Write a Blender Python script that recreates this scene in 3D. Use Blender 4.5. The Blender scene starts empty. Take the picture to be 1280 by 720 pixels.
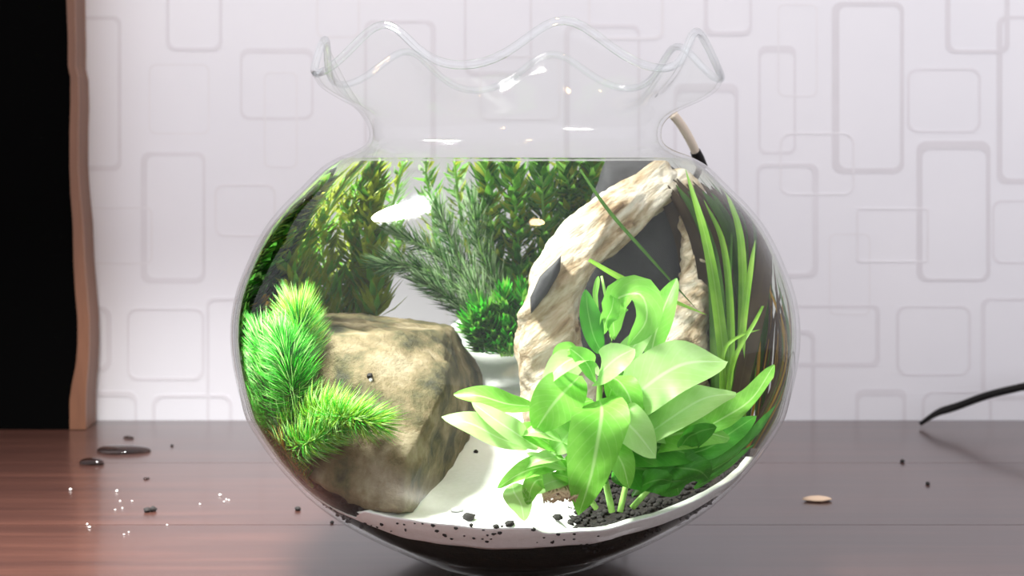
import bpy, bmesh, math, random
from mathutils import Vector, noise, Matrix
random.seed(7)
PI = math.pi
sc = bpy.context.scene
C = sc.collection

# ---------------------------------------------------------------- camera
F, D, ZC, HZ = 1780.0, 0.75, 0.205, 210.0        # focal length in pixels, distance to bowl axis, eye height, horizon row
cam = bpy.data.cameras.new('camera')
cam.sensor_width = 36.0
cam.lens = F / 1280 * 36
cam.shift_y = -(360 - HZ) / 1280
cam.clip_start = 0.01
cam.dof.use_dof = True
cam.dof.focus_distance = 0.68
cam.dof.aperture_fstop = 13
co = bpy.data.objects.new('camera', cam)
C.objects.link(co)
co.location = (0, -D, ZC)
co.rotation_euler = (PI / 2, 0, 0)
sc.camera = co

# ---------------------------------------------------------------- world, lamps, exposure
w = bpy.data.worlds.new('room_light')
sc.world = w
w.use_nodes = True
w.node_tree.nodes['Background'].inputs[0].default_value = (0.95, 0.94, 1.0, 1)
w.node_tree.nodes['Background'].inputs[1].default_value = 1.03


def area(name, loc, target, size, power, col, shape='DISK'):
    l = bpy.data.lights.new(name, 'AREA')
    l.shape = shape
    l.size = size
    l.energy = power
    l.color = col
    o = bpy.data.objects.new(name, l)
    C.objects.link(o)
    o.location = loc
    o.rotation_euler = (Vector(target) - Vector(loc)).to_track_quat('-Z', 'Y').to_euler()
    return o


lamp = area('aquarium_lamp', (-0.26, -0.06, 0.54), (-0.04, -0.03, 0.06), 0.17, 5.2, (1.0, 0.985, 0.96), 'ELLIPSE')
lamp.data.size_y = 0.08
lamp.rotation_euler = (0, -math.radians(4), -math.radians(22))
lamp.data.spread = math.radians(100)
pl = bpy.data.lights.new('warm_bulb', 'POINT')
pl.energy = 5.0
pl.shadow_soft_size = 0.042
pl.color = (1.0, 0.62, 0.28)
po = bpy.data.objects.new('warm_bulb', pl)
C.objects.link(po)
po.location = (0.12, -0.35, 1.15)

sc.view_settings.view_transform = 'Standard'
sc.view_settings.look = 'None'
sc.view_settings.gamma = 1
sc.view_settings.exposure = 0.42
sc.view_settings.use_curve_mapping = False
sc.cycles.transparent_max_bounces = 48
sc.cycles.max_bounces = 10
sc.cycles.use_denoising = True
sc.cycles.caustics_reflective = False
sc.cycles.caustics_refractive = False

# ---------------------------------------------------------------- helpers


def P(px, py, Y):
    d = D + Y
    return Vector(((px - 640) / F * d, Y, ZC - (py - HZ) / F * d))


def px2m(n, Y):
    return n / F * (D + Y)


def on_table(px, py, z=0.0):
    d = (ZC - z) * F / (py - HZ)
    return Vector(((px - 640) / F * d, d - D, z))


OFF = {}


def root(name, label, cat, loc=(0, 0, 0), group=None, kind=None):
    o = bpy.data.objects.new(name, None)
    C.objects.link(o)
    o.empty_display_size = 0.02
    o.location = loc
    OFF[o.name] = Vector(loc)
    tag(o, label, cat, group, kind)
    return o


def tag(o, label=None, cat=None, group=None, kind=None):
    if label:
        o['label'] = label
    if cat:
        o['category'] = cat
    if group:
        o['group'] = group
    if kind:
        o['kind'] = kind
    return o


def mesh(name, verts, faces, mat, parent=None, smooth=True, uvs=None, origin=None):
    off = OFF[parent.name] if parent else Vector(origin or (0, 0, 0))
    me = bpy.data.meshes.new(name)
    me.from_pydata([tuple(Vector(v) - off) for v in verts], [], faces)
    if uvs:
        ul = me.uv_layers.new(name='UVMap')
        for lp in me.loops:
            ul.data[lp.index].uv = uvs[lp.vertex_index]
    if smooth:
        me.polygons.foreach_set('use_smooth', [True] * len(me.polygons))
    me.update()
    if mat:
        me.materials.append(mat)
    o = bpy.data.objects.new(name, me)
    C.objects.link(o)
    OFF[o.name] = off
    if parent:
        o.parent = parent
    else:
        o.location = off
    return o


def from_bm(name, bm, mat, parent=None, smooth=True, origin=None):
    bm.verts.index_update()
    v = [x.co.copy() for x in bm.verts]
    f = [[q.index for q in x.verts] for x in bm.faces]
    bm.free()
    return mesh(name, v, f, mat, parent, smooth, None, origin)


def box(x0, x1, y0, y1, z0, z1, bev=0.0):
    bm = bmesh.new()
    bmesh.ops.create_cube(bm, size=1)
    for v in bm.verts:
        v.co = Vector(((x0 + x1) / 2 + v.co.x * (x1 - x0), (y0 + y1) / 2 + v.co.y * (y1 - y0), (z0 + z1) / 2 + v.co.z * (z1 - z0)))
    if bev:
        bmesh.ops.bevel(bm, geom=list(bm.edges), offset=bev, segments=2, affect='EDGES')
    return bm


def catmull(pts, n):
    pts = [Vector(p) for p in pts]
    q = [pts[0] * 2 - pts[1]] + pts + [pts[-1] * 2 - pts[-2]]
    out = []
    m = len(pts) - 1
    for i in range(n + 1):
        t = i / n * m
        k = min(int(t), m - 1)
        u = t - k
        a, b, c, d = q[k:k + 4]
        out.append(0.5 * ((2 * b) + (c - a) * u + (2 * a - 5 * b + 4 * c - d) * u * u + (3 * b - a - 3 * c + d) * u ** 3))
    return out


def interp(xs, ys, x):
    if x <= xs[0]:
        return ys[0]
    for i in range(len(xs) - 1):
        if x <= xs[i + 1]:
            t = (x - xs[i]) / (xs[i + 1] - xs[i])
            return ys[i] * (1 - t) + ys[i + 1] * t
    return ys[-1]


def smoothstep(a, b, x):
    t = max(0.0, min(1.0, (x - a) / (b - a)))
    return t * t * (3 - 2 * t)


def tube(pts, rad, seg=8, n=None, cap=True):
    """verts, faces of a round tube through pts; rad a number or list over the points"""
    c = catmull(pts, n or len(pts) * 4)
    N = len(c) - 1
    vs, fs = [], []
    up = Vector((0, 0, 1))
    for i, p in enumerate(c):
        t = (c[min(i + 1, N)] - c[max(i - 1, 0)]).normalized()
        ref = up if abs(t.z) < 0.9 else Vector((0, 1, 0))
        a = t.cross(ref).normalized()
        b = t.cross(a).normalized()
        r = rad if not isinstance(rad, (list, tuple)) else interp([k / (len(rad) - 1) for k in range(len(rad))], rad, i / N)
        for k in range(seg):
            th = 2 * PI * k / seg
            vs.append(p + a * (math.cos(th) * r) + b * (math.sin(th) * r))
    for i in range(N):
        for k in range(seg):
            fs.append((i * seg + k, i * seg + (k + 1) % seg, (i + 1) * seg + (k + 1) % seg, (i + 1) * seg + k))
    if cap:
        fs.append(tuple(range(seg - 1, -1, -1)))
        fs.append(tuple(N * seg + k for k in range(seg)))
    return vs, fs


# ---------------------------------------------------------------- materials
def newmat(name):
    m = bpy.data.materials.new(name)
    m.use_nodes = True
    nt = m.node_tree
    nt.nodes.clear()
    out = nt.nodes.new('ShaderNodeOutputMaterial')
    return m, nt, out


def node(nt, t, **kw):
    n = nt.nodes.new(t)
    for k, v in kw.items():
        if k in n.inputs:
            n.inputs[k].default_value = v
        else:
            setattr(n, k, v)
    return n


def coords(nt, scale, kind='Object', rot=0.0):
    tc = nt.nodes.new('ShaderNodeTexCoord')
    mp = nt.nodes.new('ShaderNodeMapping')
    mp.inputs['Scale'].default_value = scale if isinstance(scale, tuple) else (scale,) * 3
    src = tc.outputs[kind]
    if rot:
        m0 = nt.nodes.new('ShaderNodeMapping')
        m0.inputs['Rotation'].default_value = (0, rot, 0)
        nt.links.new(src, m0.inputs['Vector'])
        src = m0.outputs['Vector']
    nt.links.new(src, mp.inputs['Vector'])
    return mp.outputs['Vector']


def ramp(nt, fac, stops):
    r = nt.nodes.new('ShaderNodeValToRGB')
    e = r.color_ramp.elements
    while len(e) < len(stops):
        e.new(0.5)
    for x, (p, c) in zip(e, stops):
        x.position = p
        x.color = (*c, 1)
    nt.links.new(fac, r.inputs['Fac'])
    return r.outputs['Color']


def principled(name, stops, scale=20, rough=0.6, bump=0.0, bump_scale=None, detail=6, spec=0.5, distortion=0.0, bump_dist=0.002, rot=0.0):
    m, nt, out = newmat(name)
    b = node(nt, 'ShaderNodeBsdfPrincipled', Roughness=rough)
    b.inputs['Specular IOR Level'].default_value = spec
    v = coords(nt, scale, rot=rot)
    n = node(nt, 'ShaderNodeTexNoise', Scale=1.0, Detail=detail, Roughness=0.6, Distortion=distortion)
    nt.links.new(v, n.inputs['Vector'])
    if len(stops) == 1:
        b.inputs['Base Color'].default_value = (*stops[0][1], 1)
    else:
        nt.links.new(ramp(nt, n.outputs['Fac'], stops), b.inputs['Base Color'])
    if bump:
        v2 = coords(nt, bump_scale or scale, rot=rot)
        n2 = node(nt, 'ShaderNodeTexNoise', Scale=1.0, Detail=8, Roughness=0.65)
        nt.links.new(v2, n2.inputs['Vector'])
        bp = node(nt, 'ShaderNodeBump', Strength=bump, Distance=bump_dist)
        nt.links.new(n2.outputs['Fac'], bp.inputs['Height'])
        nt.links.new(bp.outputs['Normal'], b.inputs['Normal'])
    nt.links.new(b.outputs[0], out.inputs[0])
    return m


def thin_glass(name, r0, tint, edge, rough=0.0, power=5.0, edge_pow=4.0, gl=(1, 1, 1)):
    m, nt, out = newmat(name)
    lw = node(nt, 'ShaderNodeLayerWeight', Blend=0.5)
    p5 = node(nt, 'ShaderNodeMath', operation='POWER')
    nt.links.new(lw.outputs['Facing'], p5.inputs[0])
    p5.inputs[1].default_value = power
    ma = node(nt, 'ShaderNodeMath', operation='MULTIPLY_ADD')
    nt.links.new(p5.outputs[0], ma.inputs[0])
    ma.inputs[1].default_value = 1 - r0
    ma.inputs[2].default_value = r0
    pe = node(nt, 'ShaderNodeMath', operation='POWER')
    nt.links.new(lw.outputs['Facing'], pe.inputs[0])
    pe.inputs[1].default_value = edge_pow
    col = ramp(nt, pe.outputs[0], [(0, tint), (1, edge)])
    tr = node(nt, 'ShaderNodeBsdfTransparent')
    nt.links.new(col, tr.inputs['Color'])
    gs = node(nt, 'ShaderNodeBsdfGlossy', Roughness=rough)
    gs.inputs['Color'].default_value = (*gl, 1)
    mx = node(nt, 'ShaderNodeMixShader')
    nt.links.new(ma.outputs[0], mx.inputs[0])
    nt.links.new(tr.outputs[0], mx.inputs[1])
    nt.links.new(gs.outputs[0], mx.inputs[2])
    nt.links.new(mx.outputs[0], out.inputs[0])
    return m


def leaf_mat(name, stops, rib=(0.75, 0.95, 0.5), trans=0.45, scale=60, veins=True, rough=0.4):
    m, nt, out = newmat(name)
    v = coords(nt, scale)
    n = node(nt, 'ShaderNodeTexNoise', Scale=1.0, Detail=4, Roughness=0.6)
    nt.links.new(v, n.inputs['Vector'])
    col = ramp(nt, n.outputs['Fac'], stops)
    if veins:
        tc = nt.nodes.new('ShaderNodeTexCoord')
        sx = nt.nodes.new('ShaderNodeSeparateXYZ')
        nt.links.new(tc.outputs['UV'], sx.inputs[0])
        a = node(nt, 'ShaderNodeMath', operation='SUBTRACT')
        nt.links.new(sx.outputs['X'], a.inputs[0])
        a.inputs[1].default_value = 0.5
        ab = node(nt, 'ShaderNodeMath', operation='ABSOLUTE')
        nt.links.new(a.outputs[0], ab.inputs[0])
        # side veins: stripes of (v*9 - |u|*5)
        t1 = node(nt, 'ShaderNodeMath', operation='MULTIPLY')
        nt.links.new(sx.outputs['Y'], t1.inputs[0])
        t1.inputs[1].default_value = 62
        t2 = node(nt, 'ShaderNodeMath', operation='MULTIPLY_ADD')
        nt.links.new(ab.outputs[0], t2.inputs[0])
        t2.inputs[1].default_value = -34
        nt.links.new(t1.outputs[0], t2.inputs[2])
        s = node(nt, 'ShaderNodeMath', operation='SINE')
        nt.links.new(t2.outputs[0], s.inputs[0])
        vr = nt.nodes.new('ShaderNodeMapRange')
        vr.inputs['From Min'].default_value = 0.9
        vr.inputs['From Max'].default_value = 1.0
        vr.inputs['To Max'].default_value = 0.12
        nt.links.new(s.outputs[0], vr.inputs['Value'])
        mr = nt.nodes.new('ShaderNodeMapRange')
        mr.inputs['From Min'].default_value = 0.012
        mr.inputs['From Max'].default_value = 0.045
        mr.inputs['To Min'].default_value = 0.5
        mr.inputs['To Max'].default_value = 0.0
        nt.links.new(ab.outputs[0], mr.inputs['Value'])
        mx2 = node(nt, 'ShaderNodeMath', operation='MAXIMUM')
        nt.links.new(vr.outputs[0], mx2.inputs[0])
        nt.links.new(mr.outputs[0], mx2.inputs[1])
        mc = nt.nodes.new('ShaderNodeMixRGB')
        nt.links.new(mx2.outputs[0], mc.inputs['Fac'])
        nt.links.new(col, mc.inputs['Color1'])
        mc.inputs['Color2'].default_value = (*rib, 1)
        col = mc.outputs['Color']
    b = node(nt, 'ShaderNodeBsdfPrincipled', Roughness=rough)
    b.inputs['Specular IOR Level'].default_value = 0.25
    nt.links.new(col, b.inputs['Base Color'])
    t = node(nt, 'ShaderNodeBsdfTranslucent')
    nt.links.new(col, t.inputs['Color'])
    mx = node(nt, 'ShaderNodeMixShader')
    mx.inputs[0].default_value = trans
    nt.links.new(b.outputs[0], mx.inputs[1])
    nt.links.new(t.outputs[0], mx.inputs[2])
    nt.links.new(mx.outputs[0], out.inputs[0])
    return m


def flat(name, col, rough=0.6, spec=0.5):
    return principled(name, [(0, tuple(x * 0.94 for x in col)), (1, tuple(min(1, x * 1.06) for x in col))], 30, rough, spec=spec)


def wood_mat(name, stops, scale, rough, bump=0.05, coat=0.0, spec=0.5):
    m, nt, out = newmat(name)
    b = node(nt, 'ShaderNodeBsdfPrincipled', Roughness=rough)
    b.inputs['Specular IOR Level'].default_value = spec
    b.inputs['Coat Weight'].default_value = coat
    b.inputs['Coat Roughness'].default_value = 0.12
    v = coords(nt, scale)
    n = node(nt, 'ShaderNodeTexNoise', Scale=1.0, Detail=9, Roughness=0.62, Distortion=0.4)
    nt.links.new(v, n.inputs['Vector'])
    nt.links.new(ramp(nt, n.outputs['Fac'], stops), b.inputs['Base Color'])
    bp = node(nt, 'ShaderNodeBump', Strength=bump, Distance=0.0006)
    nt.links.new(n.outputs['Fac'], bp.inputs['Height'])
    nt.links.new(bp.outputs['Normal'], b.inputs['Normal'])
    nt.links.new(b.outputs[0], out.inputs[0])
    return m


M = {}
M['paper'] = principled('wallpaper', [(0.3, (0.775, 0.78, 0.82)), (0.7, (0.815, 0.815, 0.85))], 7, 0.75, bump=0.12, bump_scale=900, bump_dist=0.0004)
M['print'] = [flat('wallpaper_print_pale', (0.765, 0.757, 0.785), 0.7), flat('wallpaper_print', (0.72, 0.71, 0.745), 0.7),
              flat('wallpaper_print_strong', (0.68, 0.668, 0.70), 0.7)]
M['table'] = wood_mat('lacquered_wood', [(0.25, (0.028, 0.012, 0.010)), (0.5, (0.048, 0.020, 0.015)), (0.75, (0.078, 0.033, 0.024))], (3.5, 60, 40), 0.30, 0.10, coat=0.5, spec=0.6)
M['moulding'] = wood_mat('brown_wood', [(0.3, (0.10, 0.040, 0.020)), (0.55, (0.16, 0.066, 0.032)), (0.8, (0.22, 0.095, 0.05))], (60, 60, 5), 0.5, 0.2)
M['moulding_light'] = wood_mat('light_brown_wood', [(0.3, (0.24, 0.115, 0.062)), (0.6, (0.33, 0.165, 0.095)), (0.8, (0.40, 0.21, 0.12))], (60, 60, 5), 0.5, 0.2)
M['black'] = flat('black_lacquer', (0.002, 0.002, 0.002), 0.8, 0.0)
M['floor'] = principled('grey_floor', [(0.3, (0.25, 0.24, 0.23)), (0.7, (0.33, 0.32, 0.31))], 4, 0.5)
M['glass'] = thin_glass('clear_glass', 0.024, (0.99, 0.995, 0.992), (0.22, 0.25, 0.22), power=7, edge_pow=16.0)
M['glass_in'] = thin_glass('clear_glass_inner_face', 0.002, (0.99, 0.995, 0.99), (0.45, 0.48, 0.42), power=14, edge_pow=16.0)
M['rim'] = thin_glass('rim_glass', 0.06, (0.97, 0.985, 0.985), (0.62, 0.68, 0.69), power=3.5, edge_pow=4)
M['water'] = thin_glass('clear_water', 0.001, (0.975, 0.99, 0.965), (0.80, 0.86, 0.72), power=9, edge_pow=5.0)
M['drop'] = thin_glass('water_drop', 0.03, (0.45, 0.38, 0.36), (0.25, 0.2, 0.2), power=5)
M['sand'] = principled('white_sand', [(0.3, (0.84, 0.84, 0.82)), (0.7, (0.93, 0.93, 0.92))], 500, 0.9, bump=0.5, bump_scale=1500, bump_dist=0.0006)
M['soil'] = principled('black_aquarium_soil', [(0.35, (0.006, 0.005, 0.005)), (0.6, (0.02, 0.015, 0.012)), (0.8, (0.07, 0.042, 0.022))], 220, 0.8, bump=1.0, bump_scale=420, bump_dist=0.003)
M['granule'] = principled('soil_granule', [(0.3, (0.006, 0.006, 0.006)), (0.7, (0.025, 0.02, 0.018))], 300, 0.8, bump=0.6, bump_scale=700)
M['boulder'] = principled('tan_olive_stone', [(0.37, (0.020, 0.020, 0.006)), (0.45, (0.068, 0.058, 0.020)), (0.53, (0.13, 0.098, 0.046)), (0.64, (0.225, 0.185, 0.115))], 42, 0.8, bump=0.9, bump_scale=90, detail=10, bump_dist=0.003)
M['pale'] = principled('pale_dragon_stone', [(0.34, (0.16, 0.095, 0.045)), (0.43, (0.42, 0.31, 0.19)), (0.52, (0.62, 0.52, 0.39)), (0.62, (0.76, 0.70, 0.60))], (26, 75, 95), 0.85, bump=1.0, bump_scale=(60, 160, 220), detail=10, bump_dist=0.004, distortion=0.5, rot=math.radians(40))
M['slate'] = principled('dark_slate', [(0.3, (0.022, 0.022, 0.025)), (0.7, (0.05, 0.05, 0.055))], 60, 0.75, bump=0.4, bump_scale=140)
M['leaf'] = leaf_mat('broad_leaf', [(0.3, (0.17, 0.52, 0.055)), (0.6, (0.29, 0.68, 0.11)), (0.8, (0.40, 0.76, 0.19))], trans=0.42)
M['leaf_pale'] = leaf_mat('broad_leaf_pale', [(0.3, (0.38, 0.68, 0.20)), (0.6, (0.50, 0.78, 0.31)), (0.8, (0.60, 0.84, 0.42))], rib=(0.8, 0.95, 0.65), trans=0.42)
M['leaf_deep'] = leaf_mat('broad_leaf_deep', [(0.3, (0.03, 0.20, 0.012)), (0.6, (0.07, 0.34, 0.03)), (0.8, (0.12, 0.44, 0.05))], rib=(0.25, 0.55, 0.15), trans=0.38)
M['stem'] = flat('green_stem', (0.30, 0.58, 0.12), 0.45)
M['feather'] = leaf_mat('feathery_green', [(0.3, (0.035, 0.44, 0.02)), (0.55, (0.09, 0.62, 0.04)), (0.75, (0.24, 0.76, 0.12))], trans=0.4, veins=False, scale=90)
M['feather_pale'] = leaf_mat('feathery_pale_tip', [(0.3, (0.42, 0.80, 0.22)), (0.6, (0.60, 0.90, 0.36)), (0.8, (0.78, 0.95, 0.58))], trans=0.4, veins=False, scale=90)
M['feather_yellow'] = leaf_mat('feathery_yellow_green', [(0.3, (0.24, 0.50, 0.03)), (0.55, (0.42, 0.70, 0.08)), (0.75, (0.62, 0.84, 0.25))], trans=0.4, veins=False, scale=90)
M['feather_grey'] = leaf_mat('feathery_grey_green', [(0.3, (0.16, 0.30, 0.12)), (0.55, (0.34, 0.50, 0.25)), (0.75, (0.60, 0.70, 0.50))], trans=0.4, veins=False, scale=70)
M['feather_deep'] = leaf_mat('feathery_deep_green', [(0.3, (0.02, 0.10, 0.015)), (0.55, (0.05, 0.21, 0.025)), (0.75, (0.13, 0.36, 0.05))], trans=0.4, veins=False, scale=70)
M['mid'] = leaf_mat('middle_green_leaf', [(0.3, (0.10, 0.32, 0.03)), (0.55, (0.20, 0.48, 0.06)), (0.75, (0.40, 0.64, 0.16))], trans=0.4, veins=False, scale=50)
M['olive'] = leaf_mat('olive_leaf', [(0.3, (0.20, 0.27, 0.02)), (0.5, (0.36, 0.44, 0.04)), (0.75, (0.58, 0.58, 0.12))], trans=0.4, veins=False, scale=50)
M['dark'] = leaf_mat('dark_leaf', [(0.3, (0.012, 0.035, 0.010)), (0.55, (0.03, 0.075, 0.018)), (0.75, (0.07, 0.13, 0.03))], trans=0.3, veins=False, scale=50)  # leaf colour darkened to imitate the dark room refracted at left
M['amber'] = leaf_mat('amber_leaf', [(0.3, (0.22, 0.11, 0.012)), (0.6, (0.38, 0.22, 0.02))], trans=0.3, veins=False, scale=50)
M['blade'] = leaf_mat('grass_blade', [(0.3, (0.14, 0.36, 0.025)), (0.55, (0.25, 0.52, 0.05)), (0.75, (0.42, 0.66, 0.12))], rib=(0.45, 0.7, 0.2), trans=0.4, scale=40)
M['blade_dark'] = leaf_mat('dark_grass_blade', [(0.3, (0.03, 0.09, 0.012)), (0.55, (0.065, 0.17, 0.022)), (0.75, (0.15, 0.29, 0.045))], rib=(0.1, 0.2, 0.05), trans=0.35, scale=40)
M['blade_brown_room'] = leaf_mat('brown_grass_and_dark_room', [(0.3, (0.035, 0.022, 0.012)), (0.6, (0.075, 0.05, 0.025)), (0.8, (0.12, 0.085, 0.04))], rib=(0.1, 0.08, 0.04), trans=0.3, scale=40)  # brown for thin grass stalks and for the imitated dark room refraction
M['hose'] = flat('beige_rubber', (0.56, 0.48, 0.39), 0.5)
M['cable'] = flat('black_rubber', (0.006, 0.005, 0.005), 0.6, 0.2)
M['chip'] = flat('dry_leaf_chip', (0.62, 0.46, 0.33), 0.7)
M['white'] = flat('white_chip', (0.85, 0.85, 0.82), 0.5)

# ---------------------------------------------------------------- room shell: wall, floor
WALL_Y = ZC * F / (525 - HZ) - D
WD = D + WALL_Y


def wp(px, py):
    return ((px - 640) / F * WD, ZC - (py - HZ) / F * WD)


wall = from_bm('wall_back', box(-1.6, 1.6, WALL_Y, WALL_Y + 0.1, -0.75, 1.5), M['paper'], smooth=False)
tag(wall, 'white wallpapered wall with grey rounded rectangle outlines', kind='structure')
fl = from_bm('floor', box(-1.6, 1.6, -1.6, WALL_Y + 0.1, -0.80, -0.75), M['floor'], smooth=False)
tag(fl, 'plain grey floor below the table', kind='structure')


def rring(x0, y0, x1, y1, r, n=7):
    out = []
    for cx, cy, a0 in ((x1 - r, y0 + r, -90), (x1 - r, y1 - r, 0), (x0 + r, y1 - r, 90), (x0 + r, y0 + r, 180)):
        for i in range(n):
            a = math.radians(a0 + 90 * i / (n - 1))
            out.append((cx + r * math.cos(a), cy + r * math.sin(a)))
    return out


frame_no = 0


def paper_frame(x0, y0, x1, y1, st=(4, 4, 4, 4), tone=1, r=11):
    """printed outline: outer and inner rounded rectangle; st = left, top, right, bottom stroke in pixels"""
    global frame_no
    frame_no += 1
    h = 0.00012 + 0.00003 * (frame_no % 9)
    l, t, rr, b = st
    r = min(r, (x1 - x0) / 2.2, (y1 - y0) / 2.2)
    ri = max(2.0, r - 0.5 * (min(st)))
    a = rring(x0, y0, x1, y1, r)
    c = rring(x0 + l, y0 + t, x1 - rr, y1 - b, min(ri, (x1 - x0 - l - rr) / 2.2))
    n = len(a)
    vs = []
    for ring, y in ((a, WALL_Y - h), (c, WALL_Y - h), (a, WALL_Y), (c, WALL_Y)):
        for p in ring:
            X, Z = wp(*p)
            vs.append((X, y, Z))
    fs = []
    for i in range(n):
        j = (i + 1) % n
        fs += [(i, j, n + j, n + i), (i, 2 * n + i, 2 * n + j, j), (n + i, n + j, 3 * n + j, 3 * n + i)]
    return mesh('printed_frame', vs, fs, M['print'][tone], wall, smooth=False)


for a in [
    (948, 57, 995, 193, (3, 9, 3, 4), 1, 9), (972, 5, 1022, 121, (2, 2, 2, 2), 0, 8), (1040, 2, 1130, 217, (9, 6, 5, 7), 2, 12),
    (1134, 85, 1226, 166, (3, 3, 3, 3), 1, 13), (1146, 176, 1238, 352, (7, 11, 5, 4), 2, 12), (946, 204, 1023, 347, (3, 5, 7, 6), 1, 11),
    (975, 166, 1068, 244, (2, 2, 2, 2), 0, 13), (1071, 260, 1161, 328, (2, 2, 2, 2), 0, 4), (1036, 292, 1088, 394, (2, 2, 2, 2), 0, 8),
    (984, 381, 1100, 459, (4, 4, 6, 6), 1, 9), (1120, 382, 1214, 470, (4, 3, 4, 3), 1, 13), (1069, 486, 1133, 570, (5, 9, 5, 5), 1, 10),
    (1152, 489, 1240, 580, (4, 3, 4, 4), 1, 14), (960, 412, 1019, 560, (5, 6, 5, 5), 1, 12), (1182, -60, 1262, 67, (6, 6, 6, 5), 2, 12),
    (842, 104, 923, 262, (4, 11, 4, 6), 1, 11), (208, -40, 278, 64, (4, 4, 4, 5), 1, 12), (70, 20, 152, 214, (5, 5, 5, 7), 1, 10),
    (176, 190, 257, 354, (8, 5, 4, 7), 1, 11), (110, 259, 191, 330, (2, 2, 3, 2), 0, 8), (268, 230, 345, 296, (3, 3, 3, 3), 0, 12),
    (159, 385, 256, 476, (3, 3, 4, 4), 1, 13), (55, 383, 140, 464, (5, 4, 7, 5), 1, 13), (70, 489, 172, 570, (4, 7, 4, 4), 1, 12),
    (190, 493, 291, 580, (5, 4, 5, 4), 1, 13), (258, 372, 330, 550, (4, 4, 4, 4), 1, 10), (186, 80, 262, 168, (2, 2, 2, 2), 0, 9),
    (300, 60, 392, 150, (3, 7, 3, 4), 1, 11), (330, 90, 372, 210, (2, 2, 2, 2), 0, 8), (455, 25, 545, 215, (4, 4, 7, 5), 1, 12),
    (580, -20, 665, 95, (3, 3, 3, 6), 1, 12), (600, 70, 700, 150, (2, 2, 2, 2), 0, 9), (705, 30, 800, 205, (7, 5, 3, 5), 1, 11),
    (735, -50, 830, 50, (3, 3, 4, 4), 0, 11), (880, -60, 940, 45, (5, 5, 3, 6), 1, 11), (395, -50, 450, 48, (3, 3, 3, 3), 0, 10),
    (1240, 250, 1330, 330, (3, 3, 3, 3), 1, 12), (1246, 20, 1330, 230, (7, 4, 4, 7), 2, 11), (1226, 372, 1310, 500, (6, 4, 4, 6), 1, 11),
    (480, 330, 560, 420, (3, 3, 4, 4), 0, 12), (575, 250, 650, 400, (4, 4, 6, 4), 1, 12), (420, 270, 470, 400, (3, 3, 3, 3), 0, 9),
    (700, 230, 790, 330, (3, 3, 3, 3), 1, 12), (820, 290, 900, 470, (6, 4, 4, 6), 1, 12),
]:
    paper_frame(*a)
rr_ = random.Random(3)
for gx in list(range(-900, 40, 105)) + list(range(1345, 2200, 105)):
    for gy in range(-500, 520, 120):
        ww, hh = rr_.uniform(50, 100), rr_.uniform(60, 150)
        x0, y0 = gx + rr_.uniform(-15, 15), gy + rr_.uniform(-30, 30)
        if gx < 40 and x0 + ww > 45:
            x0 = 45 - ww
        s = rr_.choice([(3, 3, 3, 3), (7, 5, 4, 6), (3, 9, 3, 4), (2, 2, 2, 2)])
        paper_frame(x0, y0, x0 + ww, y0 + hh, s, rr_.choice([0, 1, 1, 2]), 11)
for gx in range(80, 1300, 110):
    for gy in (-430, -310, -190):
        x0, y0 = gx + rr_.uniform(-15, 15), gy + rr_.uniform(-20, 20)
        s = rr_.choice([(3, 3, 3, 3), (7, 5, 4, 6), (3, 9, 3, 4)])
        paper_frame(x0, y0, x0 + rr_.uniform(50, 95), y0 + rr_.uniform(60, 110), s, rr_.choice([0, 1, 2]), 11)

# ---------------------------------------------------------------- table
tb = root('wooden_table', 'dark reddish brown lacquered wooden table against the wall', 'table', (0, 0, -0.75))
edges = [WALL_Y - 0.001, 0.24, 0.068, -0.104, -0.276, -0.448]
for i in range(5):
    from_bm('board', box(-1.05, 1.05, edges[i + 1] + 0.00008, edges[i] - 0.00008, -0.03, 0.0, 0.0003), M['table'], tb, smooth=False)
from_bm('apron', box(-0.98, 0.98, -0.42, -0.40, -0.11, -0.03), M['table'], tb, smooth=False)
for sx in (-1, 1):
    for y in (-0.40, 0.33):
        from_bm('leg', box(sx * 0.98 - 0.03, sx * 0.98 + 0.03, y - 0.03, y + 0.03, -0.75, -0.03, 0.004), M['table'], tb, smooth=False)

# ---------------------------------------------------------------- wavy wooden moulding with a black panel, left
mo = root('cabinet_side', 'black cabinet side edged with wavy brown wooden moulding at left', 'cabinet', tuple(on_table(80, 532)))
ys = [-140, -60, 0, 50, 85, 95, 130, 165, 210, 240, 280, 330, 365, 400, 430, 455, 480, 500, 527]
xr = [104, 100, 102, 103, 103, 107, 108, 107, 108, 110, 114, 116, 120, 123, 124, 123, 120, 118, 118]
xm = [95, 92, 93, 94, 94, 97, 98, 97, 97, 99, 103, 105, 108, 111, 111, 110, 108, 107, 107]
xl = [86, 82, 83, 85, 85, 88, 88, 87, 87, 88, 91, 92, 94, 97, 97, 95, 90, 87, 87]
yF, yB = WALL_Y - 0.045, WALL_Y - 0.002


def strip(name, xa, xb, ya, yb, mat, thick):
    """a wavy band between two edges, ya and yb their depths, given a real thickness behind"""
    n = 96
    vs = []
    for i in range(n + 1):
        t = i / n * (ys[-1] - ys[0]) + ys[0]
        pa, pb = P(interp(ys, xa, t), t, ya), P(interp(ys, xb, t), t, yb)
        pa.z, pb.z = max(pa.z, 0.0005), max(pb.z, 0.0005)
        if i == n:
            pa.z = pb.z = 0.0005
        vs += [pa, pb, pb + Vector((-0.002, thick, 0)), pa + Vector((0, thick, 0))]
    fs = []
    for i in range(n):
        for k in range(4):
            j = (k + 1) % 4
            fs.append((i * 4 + k, i * 4 + 4 + k, i * 4 + 4 + j, i * 4 + j))
    fs += [(3, 2, 1, 0), tuple(4 * n + k for k in range(4))]
    return mesh(name, vs, fs, mat, mo, smooth=False)


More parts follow.
